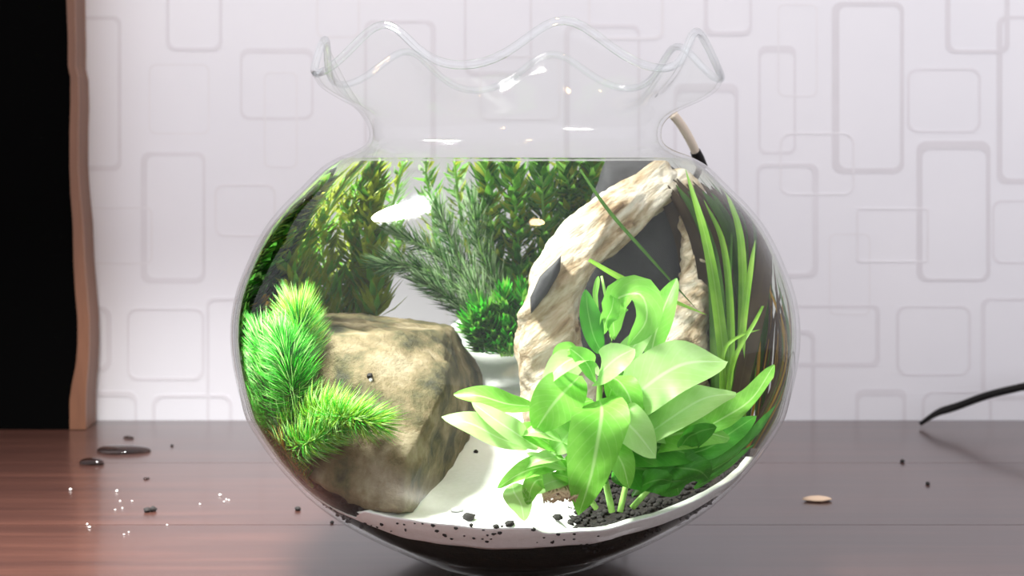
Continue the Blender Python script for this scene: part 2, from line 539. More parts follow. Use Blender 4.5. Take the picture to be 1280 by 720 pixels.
strip('moulding_face', xl, xm, yF, yF, M['moulding'], 0.035)
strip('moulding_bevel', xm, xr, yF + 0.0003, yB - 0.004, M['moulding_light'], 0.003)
strip('panel', [-420] * len(ys), [x + 1 for x in xl], yF + 0.002, yF + 0.002, M['black'], 0.03)

# ---------------------------------------------------------------- glass bowl
BX = px2m(4, 0)
PROF = [(0.0, 0.0), (0.030, 0.0), (0.045, 0.0012), (0.064, 0.0098), (0.082, 0.0195), (0.0975, 0.0293), (0.1095, 0.039), (0.119, 0.0488), (0.127, 0.0586), (0.1337, 0.0683),
        (0.1394, 0.0781), (0.1423, 0.0879), (0.1446, 0.0976), (0.1464, 0.1074), (0.1473, 0.1171), (0.1471, 0.1269), (0.1457, 0.1367),
        (0.143, 0.1464), (0.1391, 0.1562), (0.1347, 0.166), (0.1292, 0.1757), (0.1213, 0.1855), (0.1115, 0.1952), (0.1016, 0.205),
        (0.0935, 0.2101), (0.0835, 0.2143), (0.0775, 0.2185), (0.0768, 0.2252), (0.0800, 0.2310), (0.0860, 0.2370), (0.0930, 0.2430), (0.0990, 0.2490), (0.1035, 0.2545), (0.1060, 0.2600)]
prof = catmull([(r, 0, z) for r, z in PROF], len(PROF) * 3)
prof = [(max(0.0, p.x), max(0.0, p.z)) for p in prof]
GT = 0.0020
ZW = 0.2101


def rout(z):
    return interp([p[1] for p in PROF[2:]], [p[0] for p in PROF[2:]], z)


def rin(z):
    return rout(z) - GT - 0.0006 - 0.0016 * smoothstep(0.06, 0.0, z)


def clampb(v, m=0.0015):
    v = Vector(v)
    v.z = min(max(v.z, 0.007), ZW - 0.001)
    R = rin(v.z) - m
    dx, dy = v.x - BX, v.y
    r = math.hypot(dx, dy)
    if r > R:
        v.x, v.y = BX + dx * R / r, dy * R / r
    return v


def ruffle(r, z, th):
    k = smoothstep(0.228, 0.26, z)
    c = math.cos(7 * th)
    return r + k * (0.004 * c - 0.001), z - k * 0.0105 * c + k * 0.001 * math.cos(14 * th)


def lathe(pr, seg=140, ruf=True):
    vs, fs = [], []
    for r, z in pr:
        for k in range(seg):
            th = 2 * PI * k / seg
            a, b = ruffle(r, z, th) if ruf else (r, z)
            vs.append((BX + a * math.cos(th), a * math.sin(th), b))
    for i in range(len(pr) - 1):
        for k in range(seg):
            j = (k + 1) % seg
            fs.append((i * seg + k, i * seg + j, (i + 1) * seg + j, (i + 1) * seg + k))
    return vs, fs


bowl = root('fish_bowl', 'round clear glass fish bowl with ruffled rim holding the planted aquascape', 'fish bowl', (BX, 0, 0))
inner = []
for i, (r, z) in enumerate(prof):
    a, b = prof[max(i - 1, 0)], prof[min(i + 1, len(prof) - 1)]
    t = Vector((b[0] - a[0], b[1] - a[1]))
    t = t.normalized() if t.length > 0 else Vector((1, 0))
    g = GT + 0.0012 * smoothstep(0.05, 0.0, z)
    inner.append((max(0.0, r - t.y * g), z + t.x * g))
ov, of = lathe(prof)
body = mesh('glass_body', ov, of, M['glass'], bowl)
iv, jf = lathe(inner)
nb = len(ov)
me = body.data
allv = [tuple(Vector(v) - OFF[bowl.name]) for v in ov + iv]
seg = 140
top = (len(prof) - 1) * seg
cap = [(top + k, top + (k + 1) % seg, nb + top + (k + 1) % seg, nb + top + k) for k in range(seg)]
me2 = bpy.data.meshes.new('glass_body')
me2.from_pydata(allv, [], of + [tuple(nb + q for q in reversed(f)) for f in jf] + cap)
me2.polygons.foreach_set('use_smooth', [True] * len(me2.polygons))
me2.materials.append(M['glass'])
me2.materials.append(M['glass_in'])
me2.polygons.foreach_set('material_index', [0] * len(of) + [1] * len(jf) + [0] * len(cap))
me2.update()
body.data = me2
rv = []
for k in range(140):
    th = 2 * PI * k / 140
    a, b = ruffle((prof[-1][0] + inner[-1][0]) / 2, prof[-1][1], th)
    rv.append(Vector((BX + a * math.cos(th), a * math.sin(th), b + 0.0012)))
vs, fs = [], []
for k, p in enumerate(rv):
    t = (rv[(k + 1) % 140] - rv[k - 1]).normalized()
    a = t.cross(Vector((0, 0, 1))).normalized()
    b = t.cross(a)
    for q in range(8):
        vs.append(p + a * math.cos(q * PI / 4) * 0.0021 + b * math.sin(q * PI / 4) * 0.0021)
for k in range(140):
    for q in range(8):
        k2, q2 = (k + 1) % 140, (q + 1) % 8
        fs.append((k * 8 + q, k * 8 + q2, k2 * 8 + q2, k2 * 8 + q))
mesh('ruffled_rim', vs, fs, M['rim'], bowl)

# water body
wpz = [0.0075, 0.012, 0.02, 0.03, 0.04, 0.05, 0.06, 0.07, 0.08, 0.09, 0.1, 0.11, 0.12, 0.13, 0.14, 0.15, 0.16, 0.17, 0.18, 0.188, 0.196, 0.203, ZW - 0.0015]
wpr = [(0.0001, wpz[0])] + [(rin(z) - 0.0003, z) for z in wpz] + [(rin(ZW) + 0.0003, ZW), (rin(ZW) * 0.7, ZW - 0.0004), (rin(ZW) * 0.35, ZW - 0.0005), (0.0001, ZW - 0.0005)]
vs, fs = lathe(wpr, 96, False)
wo = mesh('water', vs, fs, M['water'], origin=(BX, 0, 0.0075))
tag(wo, 'clear water filling the round bowl up to its neck', 'water', kind='stuff')

# ---------------------------------------------------------------- soil and sand beds


def zsoil(x, y):
    t = y + 0.13
    z = 0.034 - 0.018 * t + 0.99 * t * t
    z += 0.012 * smoothstep(0.03, 0.12, x) + 0.010 * smoothstep(-0.04, -0.12, x)
    z += 0.0022 * noise.noise(Vector((x * 45, y * 45, 0)))
    return z


def sand_th(x, y):
    X = x - BX
    n = 0.008 * noise.noise(Vector((x * 60, y * 60, 3))) + 0.004 * noise.noise(Vector((x * 170, y * 170, 5)))
    f = smoothstep(-0.10, 0.10, y)
    a = smoothstep(-0.088 + 0.03 * f, -0.060 + 0.03 * f, X + n) * (1 - smoothstep(0.002 + 0.036 * f, 0.036 + 0.036 * f, X + n))
    r = math.hypot(X, y)
    ring = smoothstep(0.984, 0.996, r / rin(max(0.03, zsoil(x, y))) + n * 0.5) * smoothstep(-0.055, -0.035, X)
    return -0.003 + 0.0125 * max(a, 0.62 * ring)


def zsand(x, y):
    return zsoil(x, y) + sand_th(x, y)


def bed(name, top, bottom, mat, nr=46, seg=150, gap=0.0010):
    vs, fs = [(BX, 0, top(BX, 0))], []
    edge = []
    for k in range(seg):
        th = 2 * PI * k / seg
        r = 0.12
        for _ in range(25):
            r = 0.5 * r + 0.5 * (rin(top(BX + r * math.cos(th), r * math.sin(th))) - gap)
        edge.append(r)
    for i in range(1, nr + 1):
        for k in range(seg):
            th = 2 * PI * k / seg
            r = edge[k] * i / nr
            x, y = BX + r * math.cos(th), r * math.sin(th)
            vs.append((x, y, top(x, y)))
    nd = 10
    for i in range(1, nd + 1):
        for k in range(seg):
            th = 2 * PI * k / seg
            x, y = BX + edge[k] * math.cos(th), edge[k] * math.sin(th)
            z0 = top(x, y)
            z1 = bottom(x, y)
            z = z0 + (z1 - z0) * i / nd
            r = rin(z) - gap
            vs.append((BX + r * math.cos(th), r * math.sin(th), z))
    nbt = 30
    for i in range(nbt - 1, 0, -1):
        for k in range(seg):
            th = 2 * PI * k / seg
            r = (math.hypot(vs[1 + (nr + nd - 1) * seg + k][0] - BX, vs[1 + (nr + nd - 1) * seg + k][1])) * i / nbt
            x, y = BX + r * math.cos(th), r * math.sin(th)
            vs.append((x, y, bottom(x, y)))
    for k in range(seg):
        fs.append((0, 1 + k, 1 + (k + 1) % seg))
    tot = nr + nd + nbt - 1
    for i in range(tot - 1):
        for k in range(seg):
            a, b = 1 + i * seg, 1 + (i + 1) * seg
            j = (k + 1) % seg
            fs.append((a + k, b + k, b + j, a + j))
    last = 1 + (tot - 1) * seg
    c = len(vs)
    vs.append((BX, 0, bottom(BX, 0)))
    for k in range(seg):
        fs.append((c, last + (k + 1) % seg, last + k))
    o = mesh(name, vs, fs, mat, origin=(BX, 0, 0.007))
    return o


tag(bed('soil_bed', zsoil, lambda x, y: 0.0078, M['soil']), 'black granular soil layer at the bottom of the bowl', 'soil', kind='stuff')
tag(bed('sand_bed', zsand, lambda x, y: zsoil(x, y) - 0.0045, M['sand'], 90, 220, 0.0002), 'white sand path sloping up between the two stones', 'sand', kind='stuff')


def on_bed(px, py):
    pY, pv = None, None
    for i in range(300):
        Y = -0.145 + 0.28 * i / 299
        p = P(px, py, Y)
        if math.hypot(p.x - BX, p.y) > rin(max(p.z, 0.01)):
            continue
        h = max(zsand(p.x, p.y), zsoil(p.x, p.y))
        if p.z <= h:
            return Vector((p.x, p.y, h))
    return P(px, py, -0.1)


def lump(c, r, seed, flatz=0.8, sub=1):
    bm = bmesh.new()
    bmesh.ops.create_icosphere(bm, subdivisions=sub, radius=1)
    for v in bm.verts:
        k = 1 + 0.45 * noise.noise(v.co * 1.4 + Vector((seed * 3.1, seed, 0)))
        v.co = Vector((v.co.x * r * k, v.co.y * r * k, v.co.z * r * k * flatz)) + Vector(c)
    return bm


# loose dark soil under the broad leaves and by the boulder
gv, gf = [], []
rg = random.Random(11)
n = 0
while n < 1500:
    x, y = rg.uniform(-0.14, 0.14), rg.uniform(-0.14, 0.06)
    z = zsoil(x, y)
    if math.hypot(x - BX, y) > rin(z) - 0.003 or sand_th(x, y) > 0.003:
        continue
    bm = lump((x, y, z + 0.0006), rg.uniform(0.0008, 0.0021), n)
    bm.verts.index_update()
    b0 = len(gv)
    gv += [v.co.copy() for v in bm.verts]
    gf += [[q.index + b0 for q in f.verts] for f in bm.faces]
    bm.free()
    n += 1
for n in range(110):        # specks pressed between sand and glass
    th = rg.uniform(-PI * 0.86, -PI * 0.10)
    z = 0.0
    x, y = BX + 0.1 * math.cos(th), 0.1 * math.sin(th)
    for _ in range(6):
        z = zsand(x, y) - rg.uniform(-0.0004, 0.011)
        r = rin(z) - 0.0002
        x, y = BX + r * math.cos(th), r * math.sin(th)
    bm = lump((x, y, z), rg.uniform(0.0004, 0.0013), n + 2000)
    bm.verts.index_update()
    b0 = len(gv)
    gv += [v.co.copy() for v in bm.verts]
    gf += [[q.index + b0 for q in f.verts] for f in bm.faces]
    bm.free()
o = mesh('soil_granules', gv, gf, M['granule'], origin=(0.05, -0.05, 0.045))
tag(o, 'loose black soil granules scattered under the plants', 'soil', kind='stuff')
GR = [(586, 650, 8, 'large black soil granule on the white sand at front'), (637, 657, 6, 'black soil granule on sand beside the pale drooping leaf tip'),
      (620, 661, 4, 'small flat black soil granule against the front glass'), (697, 649, 6, 'black soil granule on sand just left of hanging leaf'),
      (595, 566, 3, 'tiny black soil granule beside the boulder shaded side'), (454, 638, 6, 'black soil granule below the tan boulder')]
for i, (x, y, r, lab) in enumerate(GR):
    p = on_bed(x, y)
    rr = px2m(r, p.y)
    tag(from_bm('soil_granule', lump(p + Vector((0, 0, rr * 0.4)), rr, i + 40, 0.7, 2), M['granule'], origin=p), lab, 'soil granule', 'black granules lying on the sand')
p = on_bed(571, 640)
tag(from_bm('pebble', lump(p + Vector((0, 0, 0.001)), px2m(8, p.y), 71, 0.35, 2), flat('grey_pebble', (0.35, 0.35, 0.36)), origin=p), 'flat grey pebble half buried in the white sand', 'pebble')

# ---------------------------------------------------------------- tan boulder


def noisy(bm, amp, freq, seed, ridge=0.0, along=None):
    bm.normal_update()
    for v in bm.verts:
        q = v.co * freq + Vector((seed, seed * 1.7, 0))
        if along:
            al = Vector(along).normalized()
            q -= al * (q.dot(al)) * 0.72
        d = amp * (noise.noise(q) + 0.5 * noise.noise(q * 2.3) + 0.25 * noise.noise(q * 5.1))
        if ridge:
            d += ridge * (0.5 - abs(noise.noise(q * 1.6 + Vector((9, 2, 5)))))
            d += 0.28 * ridge * (0.4 - abs(noise.noise(q * 4.2 + Vector((1, 7, 3))))) + 0.12 * ridge * noise.noise(v.co * 420)
        v.co += v.normal * d


hull = [(384, 398, 0.01), (420, 391, 0.05), (470, 396, 0.055), (505, 407, 0.05), (566, 408, 0.055), (548, 416, -0.004), (500, 418, -0.03), (420, 425, -0.045),
        (560, 475, -0.052), (530, 530, -0.075), (508, 575, -0.095), (496, 640, -0.105), (440, 648, -0.108), (602, 465, 0.075), (602, 545, 0.055), (585, 595, 0.02), (545, 635, -0.03),
        (345, 490, -0.03), (340, 550, -0.045), (362, 603, -0.07), (398, 634, -0.09), (360, 440, 0.02), (345, 520, 0.04), (600, 520, 0.07), (450, 560, 0.08)]
bm = bmesh.new()
for h in hull:
    bm.verts.new(clampb(P(*h), 0.004))
r = bmesh.ops.convex_hull(bm, input=list(bm.verts))
bmesh.ops.delete(bm, geom=[g for g in r['geom_interior'] if isinstance(g, bmesh.types.BMVert)], context='VERTS')
bmesh.ops.triangulate(bm, faces=list(bm.faces))
bmesh.ops.subdivide_edges(bm, edges=list(bm.edges), cuts=7, use_grid_fill=True)
for _ in range(1):
    bmesh.ops.smooth_vert(bm, verts=list(bm.verts), factor=0.3, use_axis_x=True, use_axis_y=True, use_axis_z=True)
bmesh.ops.triangulate(bm, faces=list(bm.faces))
bmesh.ops.subdivide_edges(bm, edges=list(bm.edges), cuts=1)
noisy(bm, 0.0014, 60, 2.0, 0.0026)
for v in bm.verts:
    v.co = clampb(v.co, 0.001)
bo = from_bm('boulder', bm, M['boulder'], origin=P(470, 640, -0.03))
tag(bo, 'large tan and olive angular boulder left of the sand path', 'stone')
p = P(461, 474, -0.066)
hit = bo.ray_cast(Vector((p.x, -0.2, p.z)) - bo.location, Vector((0, 1, 0)))
if hit[0]:
    p = hit[1] + bo.location
sp = root('speck', 'tiny black and white chip stuck on the boulder face', 'chip', tuple(p))
from_bm('dark_half', box(p.x - 0.0013, p.x + 0.0011, p.y - 0.0012, p.y + 0.004, p.z, p.z + 0.002, 0.0004), M['granule'], sp)
from_bm('white_half', box(p.x - 0.0004, p.x + 0.0013, p.y - 0.0014, p.y + 0.004, p.z - 0.0026, p.z, 0.0004), M['white'], sp)

# ---------------------------------------------------------------- pale dragon stone with dark slate hollows
ds = root('dragon_stone', 'tall craggy cream dragon stone with dark slate hollows behind broad leaves', 'stone', tuple(P(770, 520, 0.04)))


def rock_tube(name, path, radii, mat, flat_y=0.8, seed=1, amp=0.0035, freq=60, ridge=0.004, seg=40, n=70, along=None):
    c = catmull([P(*q) for q in path], n)
    vs = []
    N = len(c) - 1
    bm = bmesh.new()
    rings = []
    for i, q in enumerate(c):
        t = (c[min(i + 1, N)] - c[max(i - 1, 0)]).normalized()
        a = t.cross(Vector((0, 1, 0))).normalized()
        b = a.cross(t).normalized()
        rr = interp([k / (len(radii) - 1) for k in range(len(radii))], radii, i / N)
        rr = px2m(rr, q.y)
        endk = min(1.0, math.sqrt(max(0.0, min(i, N - i)) / 5.0) + 0.15)
        ring = []
        for k in range(seg):
            th = 2 * PI * k / seg
            cs, sn = math.cos(th), math.sin(th)
            e = (abs(cs) ** 3 + abs(sn) ** 3) ** (-1 / 3)     # squarish section
            ring.append(bm.verts.new(q + a * (cs * rr * e * endk) + b * (sn * rr * flat_y * e * endk)))
        rings.append(ring)
    for i in range(N):
        for k in range(seg):
            j = (k + 1) % seg
            bm.faces.new((rings[i][k], rings[i][j], rings[i + 1][j], rings[i + 1][k]))
    bm.faces.new(list(reversed(rings[0])))
    bm.faces.new(rings[-1])
    bmesh.ops.recalc_face_normals(bm, faces=list(bm.faces))
    noisy(bm, amp, freq, seed, ridge, along)
    for v in bm.verts:
        v.co = clampb(v.co, 0.002)
    return from_bm(name, bm, mat, ds)


rock_tube('upper_ridge', [(838, 218, 0.03), (820, 231, 0.026), (768, 272, 0.02), (720, 316, 0.014), (692, 368, 0.01), (686, 424, 0.008), (700, 500, 0.01), (715, 560, 0.01)],
          [15, 25, 31, 28, 31, 34, 44, 48], M['pale'], 0.8, 3.0, 0.0034, 48, 0.0052, 72, 120, (0.75, 0, 0.66))
rock_tube('side_ridge', [(838, 222, 0.032), (860, 248, 0.030), (869, 300, 0.028), (868, 350, 0.024), (861, 400, 0.02), (850, 460, 0.02), (845, 540, 0.02)],
          [15, 17, 14, 14, 21, 30, 34], M['pale'], 1.1, 8.0, 0.0022, 85, 0.004, 48, 100, (0.7, 0, -0.4))


def slab(name, poly, Y, front, back, mat, parent, seed, amp=0.0015, rings=12):
    """closed rough plate: outline poly in pixels at depth Y, bulging front and back"""
    pts = [P(x, y, Y) for x, y in poly]
    dense = []
    for i in range(len(pts)):
        a, b = pts[i], pts[(i + 1) % len(pts)]
        m = max(2, int((b - a).length / 0.004))
        dense += [a.lerp(b, k / m) for k in range(m)]
    c = sum(dense, Vector()) / len(dense)
    n = len(dense)
    bm = bmesh.new()
    levels = []
    for side in (-1, 1):
        dep = front if side < 0 else back
        for k in range(rings if side < 0 else rings - 1):
            s = (k + 1) / rings if side < 0 else 1 - (k + 1) / rings
            h = dep * math.sqrt(max(0, 1 - s ** 4))
            levels.append([bm.verts.new(c + (q - c) * s + Vector((0, side * h, 0))) for q in dense])
    for i in range(len(levels) - 1):
        for k in range(n):
            j = (k + 1) % n
            bm.faces.new((levels[i][k], levels[i][j], levels[i + 1][j], levels[i + 1][k]))
    bm.faces.new(list(reversed(levels[0])))
    bm.faces.new(levels[-1])
    bmesh.ops.recalc_face_normals(bm, faces=list(bm.faces))
    noisy(bm, amp, 70, seed)
    for v in bm.verts:
        v.co = clampb(v.co, 0.002)
    return from_bm(name, bm, mat, parent)


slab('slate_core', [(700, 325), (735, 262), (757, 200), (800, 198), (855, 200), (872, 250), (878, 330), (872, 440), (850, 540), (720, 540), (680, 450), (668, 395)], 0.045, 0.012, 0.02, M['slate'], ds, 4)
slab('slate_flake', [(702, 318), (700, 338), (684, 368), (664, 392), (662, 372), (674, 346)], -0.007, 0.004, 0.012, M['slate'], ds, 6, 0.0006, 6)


# ---------------------------------------------------------------- plants
def leaf(parent, pts, wpx, mat, N0=(0, -0.75, 0.65), cup=0.25, wave=0.0, name='leaf', n=14, shape=0, px=True, roll=0.0, seed=0):
    c = catmull([P(*q) for q in pts] if px else pts, n)
    W = px2m(wpx * (1.18 if shape == 0 else 1.0), pts[0][2]) / 2 if px else wpx / 2
    N0 = Vector(N0).normalized()
    vs, uvs, fs = [], [], []
    m = 7
    for i, q in enumerate(c):
        t = i / n
        T = (c[min(i + 1, n)] - c[max(i - 1, 0)]).normalized()
        S = T.cross(N0)
        if S.length < 1e-3:
            S = Vector((1, 0, 0))
        S.normalize()
        Nn = S.cross(T).normalized()
        if roll:
            R = Matrix.Rotation(roll * (0.4 + t), 3, T)
            S, Nn = R @ S, R @ Nn
        if shape == 0:
            wd = W * max(0.03, (max(t, 0.0) ** 0.62) * ((1 - t) ** 0.72) * 1.92)
        elif shape == 1:      # strap-like grass blade
            wd = W * min(1, 0.55 + t * 1.5) * (max(0.02, 1 - t ** 3.0)) ** 0.8
        else:                 # blunt rounded tip
            wd = W * max(0.05, min(1.0, (t * 2.2) ** 0.7)) * max(0.05, 1 - t ** 5) ** 0.6
        for k in range(m):
            s = -1 + 2 * k / (m - 1)
            off = cup * wd * s * s + wave * W * math.sin(t * 13 + s * 1.5 + seed) * abs(s)
            vs.append(clampb(q + S * (s * wd) + Nn * off))
            uvs.append((0.5 + s * 0.5, t))
    for i in range(n):
        for k in range(m - 1):
            fs.append((i * m + k, i * m + k + 1, (i + 1) * m + k + 1, (i + 1) * m + k))
    return mesh(name, vs, fs, mat, parent, True, uvs)


def shoot(parent, pts, n, length, width, mats, ang=55, curl=0.35, seed=1, taper=0.5, start=0.0, stem_r=0.0009, whorl=8, flatleaf=False, stem_mat=None, foliage='needle_foliage'):
    """a stem with whorls of fine needles (or small flat leaves); length and width in metres"""
    rd = random.Random(seed)
    c = catmull([P(*q) for q in pts], 60)
    sv, sf = tube([clampb(q, 0.003) for q in c[::6]], [stem_r, stem_r * 0.6], 6, 30)
    mesh('stem', sv, sf, stem_mat or M['stem'], parent)
    V, Fc = [[] for _ in mats], [[] for _ in mats]
    for i in range(n):
        t = start + (1 - start) * (i // whorl * whorl + rd.uniform(0, whorl)) / n
        t = min(t, 0.999)
        idx = t * 60
        k = min(int(idx), 59)
        q = c[k].lerp(c[k + 1], idx - k)
        T = (c[k + 1] - c[k]).normalized()
        a = T.cross(Vector((0.3, 0.9, 0.2))).normalized()
        b = T.cross(a)
        ph = rd.uniform(0, 2 * PI)
        al = math.radians(ang * rd.uniform(0.75, 1.25)) * (1 - 0.55 * smoothstep(0.8, 1.0, t))
        rad = a * math.cos(ph) + b * math.sin(ph)
        d = (T * math.cos(al) + rad * math.sin(al)).normalized()
        L = length * rd.uniform(0.7, 1.15) * (1 - taper * t)
        mi = rd.randrange(len(mats))
        bend = (T * curl + Vector((0, 0, 0.15))) * L
        p0, p1, p2 = q, q + d * L * 0.55 + bend * 0.2, q + d * L + bend * 0.7
        s = d.cross(T)
        s = s.normalized() if s.length > 1e-4 else a
        u = d.cross(s).normalized()
        v0 = len(V[mi])
        if flatleaf:
            w_ = width / 2
            ring = [p0, p1 - s * w_ + u * w_ * 0.25, p1, p1 + s * w_ + u * w_ * 0.25, p2]
            V[mi] += [clampb(x) for x in ring]
            Fc[mi] += [(v0, v0 + 2, v0 + 1), (v0, v0 + 3, v0 + 2), (v0 + 1, v0 + 2, v0 + 4), (v0 + 2, v0 + 3, v0 + 4)]
        else:
            w_ = width / 2
            ring = []
            for pp, ww in ((p0, w_), (p1, w_ * 0.85)):
                for g in range(3):
                    th = 2 * PI * g / 3
                    ring.append(pp + s * math.cos(th) * ww + u * math.sin(th) * ww)
            ring.append(p2)
            V[mi] += [clampb(x) for x in ring]
            for g in range(3):
                h = (g + 1) % 3
                Fc[mi] += [(v0 + g, v0 + h, v0 + 3 + h, v0 + 3 + g), (v0 + 3 + g, v0 + 3 + h, v0 + 6)]
    for mi, m in enumerate(mats):
        if V[mi]:
            o = mesh(foliage, V[mi], Fc[mi], m, parent)
            o['kind'] = 'stuff'


def plant(name, label, cat, px, py, Y, group=None):
    return root(name, label, cat, tuple(clampb(P(px, py, Y))), group)


# --- bright feathery tufts, left front
t1 = plant('feathery_plant', 'bright green feathery tuft rising above the boulder top left corner', 'plant', 385, 520, -0.03, 'feathery tufts left of the boulder')
shoot(t1, [(395, 540, -0.02), (385, 480, -0.035), (375, 430, -0.04), (372, 392, -0.04)], 2300, 0.022, 0.00045, [M['feather'], M['feather_yellow'], M['feather'], M['feather_yellow'], M['feather_pale']], 74, 0.25, 5, 0.35, 0.15, whorl=10)
t2 = plant('feathery_plant', 'deep green feathery tuft pressed against left side of the glass', 'plant', 345, 560, -0.03, 'feathery tufts left of the boulder')
shoot(t2, [(365, 590, -0.03), (345, 530, -0.05), (335, 470, -0.05), (330, 425, -0.045)], 2300, 0.020, 0.00045, [M['feather'], M['feather'], M['feather'], M['feather_deep'], M['feather_deep'], M['feather_pale']], 74, 0.25, 6, 0.3, 0.0, whorl=10)
shoot(t2, [(375, 560, -0.04), (368, 500, -0.06), (360, 450, -0.06), (352, 425, -0.055)], 1800, 0.019, 0.00045, [M['feather'], M['feather_deep'], M['feather'], M['feather'], M['feather'], M['feather_pale']], 74, 0.25, 16, 0.3, 0.1, whorl=10)
t3 = plant('feathery_plant', 'yellow green feathery sprig leaning right across the boulder face', 'plant', 380, 560, -0.05, 'feathery tufts left of the boulder')
shoot(t3, [(355, 545, -0.055), (395, 522, -0.07), (430, 520, -0.086), (470, 528, -0.094)], 1000, 0.018, 0.0005, [M['feather_yellow'], M['feather_yellow'], M['feather'], M['feather_pale']], 62, 0.4, 7, 0.25, 0.0, whorl=10)
shoot(t3, [(360, 565, -0.06), (380, 555, -0.075), (405, 545, -0.08), (425, 532, -0.085)], 650, 0.016, 0.0005, [M['feather_yellow'], M['feather'], M['feather_pale']], 62, 0.4, 27, 0.25, 0.0, whorl=10)
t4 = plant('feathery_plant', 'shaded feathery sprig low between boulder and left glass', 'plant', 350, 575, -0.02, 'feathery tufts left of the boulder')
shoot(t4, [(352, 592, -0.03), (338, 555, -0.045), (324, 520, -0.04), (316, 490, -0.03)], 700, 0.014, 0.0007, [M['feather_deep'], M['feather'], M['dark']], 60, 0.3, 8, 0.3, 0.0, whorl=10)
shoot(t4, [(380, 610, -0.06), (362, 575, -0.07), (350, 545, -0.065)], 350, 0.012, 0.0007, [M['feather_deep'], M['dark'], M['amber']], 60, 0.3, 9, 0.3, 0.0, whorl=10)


# --- background stem plants
def stems(pl, paths, n, L, W, mats, seed, ang=60, flatleaf=True, curl=0.2, taper=0.2, whorl=6):
    for i, pth in enumerate(paths):
        shoot(pl, pth, n, L, W, mats, ang, curl, seed + i, taper, 0.0, 0.0011, whorl, flatleaf, M['stem'], 'leaf_foliage' if flatleaf else 'needle_foliage')


b1 = plant('stem_plant', 'yellow olive leafy stem plant behind the boulder', 'plant', 430, 420, 0.07, 'background stem plants')
stems(b1, [[(430, 430, 0.07), (405, 330, 0.07), (395, 205, 0.05)], [(455, 420, 0.08), (440, 320, 0.08), (438, 200, 0.06)], [(405, 420, 0.06), (375, 330, 0.055), (372, 240, 0.04)], [(385, 400, 0.04), (358, 330, 0.035), (352, 270, 0.025)], [(470, 400, 0.07), (465, 310, 0.07), (462, 205, 0.055)]],
      330, 0.019, 0.0042, [M['olive'], M['olive'], M['mid']], 30)
b2 = plant('stem_plant', 'dark green stem plant at upper left, darkened for the refracted dark room', 'plant', 345, 430, 0.05, 'background stem plants')  # its near black tone is dark room refraction put into the leaves
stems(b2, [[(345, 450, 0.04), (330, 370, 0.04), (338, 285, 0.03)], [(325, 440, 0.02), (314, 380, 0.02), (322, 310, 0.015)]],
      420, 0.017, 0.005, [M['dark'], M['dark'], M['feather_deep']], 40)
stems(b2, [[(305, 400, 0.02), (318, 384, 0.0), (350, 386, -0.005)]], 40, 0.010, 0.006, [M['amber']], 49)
b3 = plant('feathery_plant', 'hazy grey green feathery plant fanning out above the sand path', 'plant', 630, 440, 0.08, 'background feathery plants')
stems(b3, [[(632, 445, 0.08), (605, 380, 0.075), (555, 325, 0.07), (497, 292, 0.06)], [(636, 445, 0.085), (600, 365, 0.08), (568, 310, 0.075), (548, 262, 0.07)],
           [(640, 440, 0.09), (625, 370, 0.085), (600, 310, 0.08), (590, 255, 0.075)], [(630, 440, 0.075), (590, 395, 0.07), (555, 368, 0.065), (528, 352, 0.06)],
           [(600, 380, 0.07), (550, 345, 0.066), (510, 332, 0.06), (478, 330, 0.055)]],
      400, 0.015, 0.0007, [M['feather_grey'], M['feather_grey'], M['feather_deep']], 50, 50, False, 0.5, 0.2, 8)
b4 = plant('feathery_plant', 'small bright green bushy plant at the back end of sand path', 'plant', 630, 440, 0.07, 'background feathery plants')
stems(b4, [[(628, 445, 0.06), (615, 410, 0.055), (600, 385, 0.05)], [(640, 445, 0.06), (635, 405, 0.055), (630, 370, 0.05)], [(650, 440, 0.06), (650, 405, 0.055), (655, 365, 0.05)], [(610, 438, 0.06), (600, 420, 0.055), (590, 405, 0.05)]],
      260, 0.013, 0.0028, [M['feather'], M['mid'], M['feather_deep']], 60)
b5 = plant('stem_plant', 'tall mid green stem plant left of the cream stone peak', 'plant', 670, 440, 0.10, 'background stem plants')
stems(b5, [[(660, 440, 0.10), (650, 330, 0.10), (640, 200, 0.075)], [(690, 440, 0.10), (682, 330, 0.10), (676, 200, 0.075)], [(720, 420, 0.10), (715, 300, 0.10), (708, 200, 0.075)], [(650, 430, 0.11), (620, 330, 0.105), (606, 200, 0.08)], [(735, 400, 0.10), (735, 300, 0.10), (740, 202, 0.078)]],
      330, 0.019, 0.0045, [M['mid'], M['mid'], M['feather_deep'], M['olive']], 70)
b6 = plant('stem_plant', 'loose pale green stem plant reaching the water surface near bowl centre', 'plant', 520, 420, 0.10, 'background stem plants')
stems(b6, [[(500, 330, 0.10), (490, 260, 0.095), (482, 202, 0.08)], [(545, 330, 0.105), (540, 260, 0.10), (528, 202, 0.08)], [(590, 330, 0.105), (575, 260, 0.10), (568, 202, 0.08)]],
      80, 0.014, 0.003, [M['mid'], M['olive'], M['feather_grey']], 80)

LIMB_Y = [198, 215, 238, 272, 312, 360, 400, 423, 474, 521, 553, 586, 624, 656]
LIMB_H = [224, 251, 274, 306, 329, 348, 356, 356, 350, 338, 321, 299, 260, 218]


def limb(k, y):
    return 644 + k * interp(LIMB_Y, LIMB_H, y)


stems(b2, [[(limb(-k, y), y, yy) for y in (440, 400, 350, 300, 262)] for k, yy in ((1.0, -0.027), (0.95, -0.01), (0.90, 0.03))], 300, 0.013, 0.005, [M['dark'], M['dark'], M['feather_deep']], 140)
stems(b2, [[(limb(-k, y), y, yy) for y in (330, 290, 255, 225)] for k, yy in ((1.0, -0.025), (0.93, 0.0))], 200, 0.012, 0.005, [M['dark'], M['olive'], M['mid']], 150)

